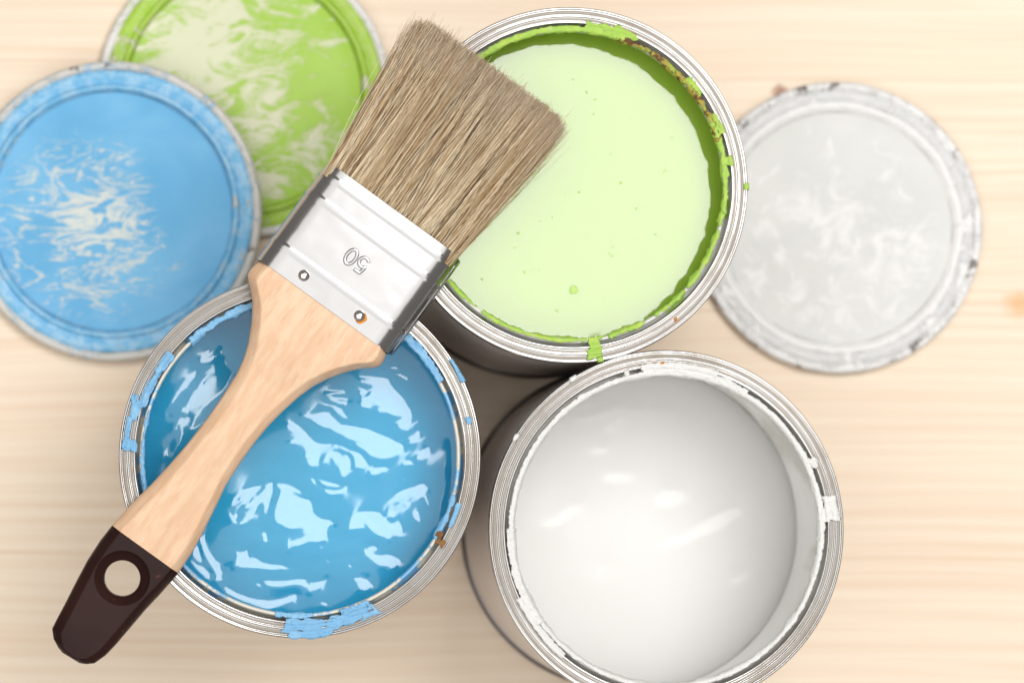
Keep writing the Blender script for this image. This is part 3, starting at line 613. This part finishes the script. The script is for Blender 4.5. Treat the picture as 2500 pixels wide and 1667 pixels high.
V, F = handle_mesh('handle_tip', -129.5, -90.2, None)
tip_raw = mesh('handle_tip', V, F, M['lacquer'], None, True)
# hanging hole: drilled through, countersunk on both faces
prof = [(.0, 12), (9.2, 12), (8.6, 5.05), (8.2, 4.55), (7.3, 3.75), (6.1, 3.2), (5.45, 2.6), (5.3, 1.8), (5.3, -1.8), (6, -3.2), (8.2, -4.5), (9.2, -12), (.0, -12)]
cv, cf, n = [], [], 72
for r_, z_ in prof[1:-1]:
    for i in range(n):
        t = 2 * math.pi * i / n
        cv.append((-.87 + r_ * math.cos(t) * 1.0, -101.2 + r_ * math.sin(t), z_))
m_ = len(prof) - 2
for j in range(m_ - 1):
    for i in range(n):
        a, b = j * n + i, j * n + (i + 1) % n
        cf.append((a, a + n, b + n, b))
cf.append(tuple(range(n))); cf.append(tuple((m_ - 1) * n + i for i in range(n))[::-1])
cut = mesh('cutter', cv, cf)
md = tip_raw.modifiers.new('hole', 'BOOLEAN'); md.operation = 'DIFFERENCE'; md.object = cut; md.solver = 'EXACT'
bpy.context.view_layer.update()
dg = bpy.context.evaluated_depsgraph_get()
me = bpy.data.meshes.new_from_object(tip_raw.evaluated_get(dg))
bpy.data.objects.remove(tip_raw); bpy.data.objects.remove(cut)
me.name = 'handle_tip'; me.polygons.foreach_set('use_smooth', [True] * len(me.polygons)); me.set_sharp_from_angle(angle=math.radians(28))
tip = bpy.data.objects.new('handle_tip', me); col.objects.link(tip); tip.parent = handle
tip['label'] = 'dark brown dipped end of the handle with a hanging hole'

# ferrule: rolled tin sleeve with three pressed beads
FW, FT, FL = 24.8, 6.7, 36.0
nu = 40; nth = 14
cs = []
for s_ in np.linspace(-1, 1, nu): cs.append((s_ * (FW - 6.6), FT, 0, 1))
for t in np.linspace(90, -90, nth)[1:-1]: cs.append((FW - 6.6 + 6.6 * math.cos(math.radians(t)), FT * math.sin(math.radians(t)), math.cos(math.radians(t)), math.sin(math.radians(t))))
for s_ in np.linspace(1, -1, nu): cs.append((s_ * (FW - 6.6), -FT, 0, -1))
for t in np.linspace(-90, -270, nth)[1:-1]: cs.append((-(FW - 6.6) + 6.6 * math.cos(math.radians(t)), FT * math.sin(math.radians(t)), math.cos(math.radians(t)), math.sin(math.radians(t))))
cs = np.array(cs); m_ = len(cs)
st = np.unique(np.concatenate([np.linspace(0, FL, 60)] + [np.linspace(c_ - 1.8, c_ + 1.8, 26) for c_ in (32.5, 25.3, 7.5)]))
def bead(v):
    b = 0
    for c_, w_ in ((32.5, .85), (25.3, .95), (7.5, .85)):
        x = np.abs(v - c_); b = b + np.clip((w_ + .5 - x) / 1.0, 0, 1) ** 2 * (3 - 2 * np.clip((w_ + .5 - x) / 1.0, 0, 1))
    return b * .19
def thick(v): return (6.1 + 1.15 * v / FL) / FT       # the sleeve is a little wedge-shaped
V = []
for v in st:
    off = bead(v); face = np.abs(cs[:, 3]) > .99
    bow = np.where(face, .12 * (1 - (cs[:, 0] / 20) ** 2) * np.sign(cs[:, 3]) * math.sin(math.pi * (.12 + .76 * v / FL)), 0)
    dent = np.where(face, .05 * fbm(cs[:, 0] * .16, np.full(m_, v * .16), 5, 2), .06 * fbm(np.full(m_, v * .2), cs[:, 3], 6, 2))
    V.append(np.stack([cs[:, 0] + cs[:, 2] * (off + dent), np.full(m_, v), cs[:, 1] * np.where(cs[:, 1] > 0, thick(v), 1) + cs[:, 3] * (off + dent) + bow], -1))
inner = [V[-1] * np.array([.985, 1, .94]) + np.array([0, .0, 0]), V[-1] * np.array([.985, 1, .94]) - np.array([0, 5, 0])]
inner0 = [V[0] * np.array([.985, 1, .94]) + np.array([0, 3, 0]), V[0] * np.array([.985, 1, .94])]
V = np.array(inner0 + V + inner); ns = len(V); V = V.reshape(-1, 3)
F = [(i * m_ + k_, i * m_ + (k_ + 1) % m_, (i + 1) * m_ + (k_ + 1) % m_, (i + 1) * m_ + k_)[::-1] for i in range(ns - 1) for k_ in range(m_)]
F = [f_[::-1] for f_ in F]
fer = mesh('ferrule', V, F, M['ferrule'], brush, True, math.radians(50))
bmf = bmesh.new(); bmf.from_mesh(fer.data); bmesh.ops.recalc_face_normals(bmf, faces=bmf.faces); bmf.to_mesh(fer.data); bmf.free()
# overlapped seam of the sleeve on its right edge
sv = []
for v in np.linspace(.6, FL - .3, 12):
    for (a, b) in ((FW + .15, 1.2), (FW + .55, .2), (FW + .9, -1.4), (FW + .75, -3.0), (FW - .1, -4.6), (FW - .6, -4.6)): sv.append((a, v, b))
sf = [(i * 6 + k_, i * 6 + k_ + 1, (i + 1) * 6 + k_ + 1, (i + 1) * 6 + k_) for i in range(11) for k_ in range(5)]
seam = mesh('seam', sv, sf, M['ferrule'], fer)
md = seam.modifiers.new('thick', 'SOLIDIFY'); md.thickness = .003
def face_z(u, v): return FT * thick(v) + float(bead(np.array(v))) + .12 * (1 - (u / 20) ** 2) * math.sin(math.pi * (.12 + .76 * v / FL))
def rivet(u, v):
    vs, fs, n = [], [], 32; z0 = face_z(u, v) - .12
    pr = [(1.75, 0), (1.74, .35), (1.62, .78), (1.38, 1.1), (1.0, 1.36), (.5, 1.52), (.01, 1.56)]
    for r_, z_ in pr:
        for i in range(n):
            t = 2 * math.pi * i / n; vs.append((u + r_ * math.cos(t), v + r_ * math.sin(t), z0 + z_))
    for j in range(len(pr) - 1):
        for i in range(n):
            a, b = j * n + i, j * n + (i + 1) % n; fs.append((a, b, b + n, a + n))
    return mesh('rivet', vs, fs, M['rivet'], fer)
rivet(-10.2, 3.9)
rv2 = rivet(10.4, 3.9); rv2['label'] = 'rivet with an orange stain round its edge'
# orange stain next to the right rivet
vs, fs = [], []
for i in range(15):
    t = math.radians(-95 + i * 11.5)
    ww = .62 * math.sin(math.pi * (i + .5) / 15) + .12 + .12 * vn(i * .8, 0, 3)
    for r_ in (1.62, 1.72 + ww):
        vs.append((10.4 + r_ * math.cos(t), 3.9 + r_ * math.sin(t), face_z(10.4, 3.9) + .05 + (.22 if r_ < 1.65 else .0)))
fs = [(2 * i, 2 * i + 1, 2 * i + 3, 2 * i + 2) for i in range(14)]
mesh('orange_stain', vs, fs, M['orange'], fer)
# embossed size number 50, reading from the bristle side
def stroke(name, path, rad=.55):
    P = np.array(path, float); n = len(P); k_ = 12; vs, fs = [], []
    closed = np.hypot(*(P[0] - P[-1])) < 1e-6
    for i in range(n):
        a = P[(i - 1) % (n - 1)] if closed else P[max(i - 1, 0)]; b = P[(i + 1) % (n - 1)] if closed else P[min(i + 1, n - 1)]
        d = (b - a) / np.hypot(*(b - a)); nn = np.array([-d[1], d[0]])
        for j in range(k_ + 1):
            t = math.pi * j / k_; q = math.cos(t); zz = .42 * max(math.sin(t), 0) ** .7
            p = P[i] + nn * q * rad * (1.0)
            vs.append((p[0], p[1], face_z(p[0], p[1]) - .03 + zz))
    for i in range(n - 1):
        for j in range(k_):
            a = i * (k_ + 1) + j; fs.append((a, a + 1, a + k_ + 2, a + k_ + 1))
    if not closed:
        for e in (0, n - 1): fs.append(tuple(e * (k_ + 1) + j for j in range(k_ + 1)))
    o = mesh(name, vs, fs, M['ferrule'], fer)
    b_ = bmesh.new(); b_.from_mesh(o.data); bmesh.ops.recalc_face_normals(b_, faces=b_.faces); b_.to_mesh(o.data); b_.free()
    return o
def place(pts, cu, cvv): return [(cu - x, cvv - y) for x, y in pts]     # number stands on its head seen from the bristles
zero = [(1.45 * math.cos(t), 2.45 * math.sin(t)) for t in np.linspace(0, 2 * math.pi, 41)]
five = [(1.25, 2.45), (.4, 2.45), (-.75, 2.45), (-.95, 1.4), (-1.12, .55)]
five += [(.05 + 1.42 * math.cos(t), -.85 + 1.5 * math.sin(t)) for t in np.radians(np.linspace(142, -148, 26))]
def dens(p):
    o_ = []
    for a, b in zip(p[:-1], p[1:]):
        nn_ = max(1, int(math.hypot(b[0] - a[0], b[1] - a[1]) / .25))
        for i in range(nn_): o_.append((a[0] + (b[0] - a[0]) * i / nn_, a[1] + (b[1] - a[1]) * i / nn_))
    return o_ + [p[-1]]
stroke('embossed_digit', place(zero, -2.05, 16.8))
stroke('embossed_digit', place(dens(five), 2.05, 16.8))

# bristles
rng = np.random.default_rng(11)
NH = 17000; SEG = 7; SD = 3
u0 = rng.uniform(-1, 1, NH); w0 = rng.uniform(-1, 1, NH) 
w0 = np.sign(w0) * np.abs(w0) ** .8
U0 = u0 * (23.6 - .0); W0 = w0 * 5.7
edge = np.abs(u0)
t = np.linspace(0, 1, SEG)[None, :]
Lt = 89.9 - np.maximum(W0, 0) * .95 - np.maximum(-W0, 0) * .3 - 2.2 * edge ** 20 + rng.normal(0, .55, NH) - (rng.random(NH) < .10) * rng.uniform(0, 9, NH)
v0 = 32.0
clump = 1.6 * vn(U0 * .55, W0 * .25, 21) + .8 * vn(U0 * 1.5, W0 * .5, 22)
flare = U0 * np.where(U0 > 0, .13, .165) + clump * .75 + rng.normal(0, .9, NH)
flare = np.where(rng.random(NH) < .22, flare + rng.normal(0, 2.0, NH), flare)
bow = rng.normal(0, .55, NH)
Uc = U0[:, None] + flare[:, None] * t ** 1.15 + bow[:, None] * np.sin(math.pi * t)
Vc = v0 + (Lt - v0)[:, None] * t
Wc = (W0[:, None] * (1 + .10 * np.sin(math.pi * t) - .24 * t ** 2) + rng.normal(0, .28, NH)[:, None] * t + .35 * np.sin(math.pi * t) * rng.normal(0, 1, NH)[:, None] + (vn(U0 * .6, W0 * 0, 33) * .9)[:, None] * t + ((.75 * vn(U0 * 1.1, W0 * 0, 41) + .55 * vn(U0 * 2.6, W0 * 0, 43)) * np.where(W0 > 2, 1, 0))[:, None] * np.minimum(t * 2.5, 1))
rad = rng.uniform(.05, .085, NH)
NT_ = 1500                                   # coarser hairs lying on the top of the bundle
W0[:NT_] = 5.7; Wc[:NT_] = (5.9 - 1.5 * t ** 2 + .5 * np.sin(math.pi * t)) + rng.normal(0, .25, NT_)[:, None] + (.5 * vn(U0[:NT_] * 1.1, 0 * U0[:NT_], 41))[:, None]
Vc[:NT_] = v0 + ((rng.normal(87.5, 2.2, NT_) - rng.random(NT_) ** 3 * 14) - v0)[:, None] * t
Uc[:NT_] += rng.normal(0, 1.9, NT_)[:, None] * t + rng.normal(0, .7, NT_)[:, None] * np.sin(math.pi * t); rad[:NT_] = rng.uniform(.065, .11, NT_)
# loose hairs leaving the bundle on the left
NF = 64
uf = rng.uniform(-23.6, -21.5, NF); Lf = rng.uniform(72, 90, NF)
Uf = uf[:, None] - (rng.uniform(1.5, 9, NF)[:, None]) * t ** rng.uniform(1.6, 3, NF)[:, None] + rng.normal(0, .6, NF)[:, None] * np.sin(math.pi * t)
Vf = v0 + (Lf - v0)[:, None] * t
Wf = rng.uniform(-4, 4, NF)[:, None] + rng.normal(0, 1.5, NF)[:, None] * t
Uc = np.concatenate([Uc, Uf]); Vc = np.concatenate([Vc, Vf]); Wc = np.concatenate([Wc, Wf]); rad = np.concatenate([rad, np.full(NF, .06)])
NH += NF
a3 = np.arange(SD) * 2 * math.pi / SD + .5
taper = (1 - .55 * t ** 2)[..., None]
RR = rad[:, None, None] * taper
X = Uc[..., None] + RR * np.cos(a3); Z = Wc[..., None] + RR * np.sin(a3); Y = np.repeat(Vc[..., None], SD, 2)
V = np.stack([X, Y, Z], -1).reshape(-1, 3)
base = (np.arange(NH) * SEG * SD)[:, None, None]
ii = (np.arange(SEG - 1) * SD)[None, :, None]; jj = np.arange(SD)[None, None, :]; jn = (np.arange(SD) + 1) % SD
q = np.stack([base + ii + jj, base + ii + jn[None, None, :], base + ii + SD + jn[None, None, :], base + ii + SD + jj], -1).reshape(-1, 4)
me = bpy.data.meshes.new('bristles')
me.vertices.add(len(V)); me.vertices.foreach_set('co', (V * S).ravel())
me.loops.add(q.size); me.loops.foreach_set('vertex_index', q.ravel())
me.polygons.add(len(q)); me.polygons.foreach_set('loop_start', np.arange(len(q)) * 4); me.polygons.foreach_set('loop_total', np.full(len(q), 4))
me.update(calc_edges=True); me.polygons.foreach_set('use_smooth', [True] * len(q))
pal = np.array([(.47, .315, .16), (.36, .225, .105), (.62, .46, .27), (.84, .72, .51), (.19, .11, .05), (.08, .05, .03), (.49, .365, .225)])
pick = rng.choice(len(pal), NH, p=[.23, .19, .15, .11, .14, .08, .10])
pick[:1500] = rng.choice(len(pal), 1500, p=[.14, .10, .22, .28, .10, .09, .07])
hc = 1.03 * pal[pick] * rng.uniform(.85, 1.15, NH)[:, None]
tipl = np.clip((t - .72) / .28, 0, 1)[..., None]
hcol = hc[:, None, :] * (1 - tipl * .4) + np.array([.66, .53, .39]) * tipl * .4  # taupe tips, colour also lightened to offset shade on the drooping ends
cc = np.ones((NH, SEG, SD, 4)); cc[..., :3] = hcol[:, :, None, :]
at = me.color_attributes.new('hair', 'FLOAT_COLOR', 'POINT'); at.data.foreach_set('color', cc.ravel())
me.materials.append(M['hair'])
br = bpy.data.objects.new('bristles', me); col.objects.link(br); br.parent = brush
tag(br, kind='stuff')
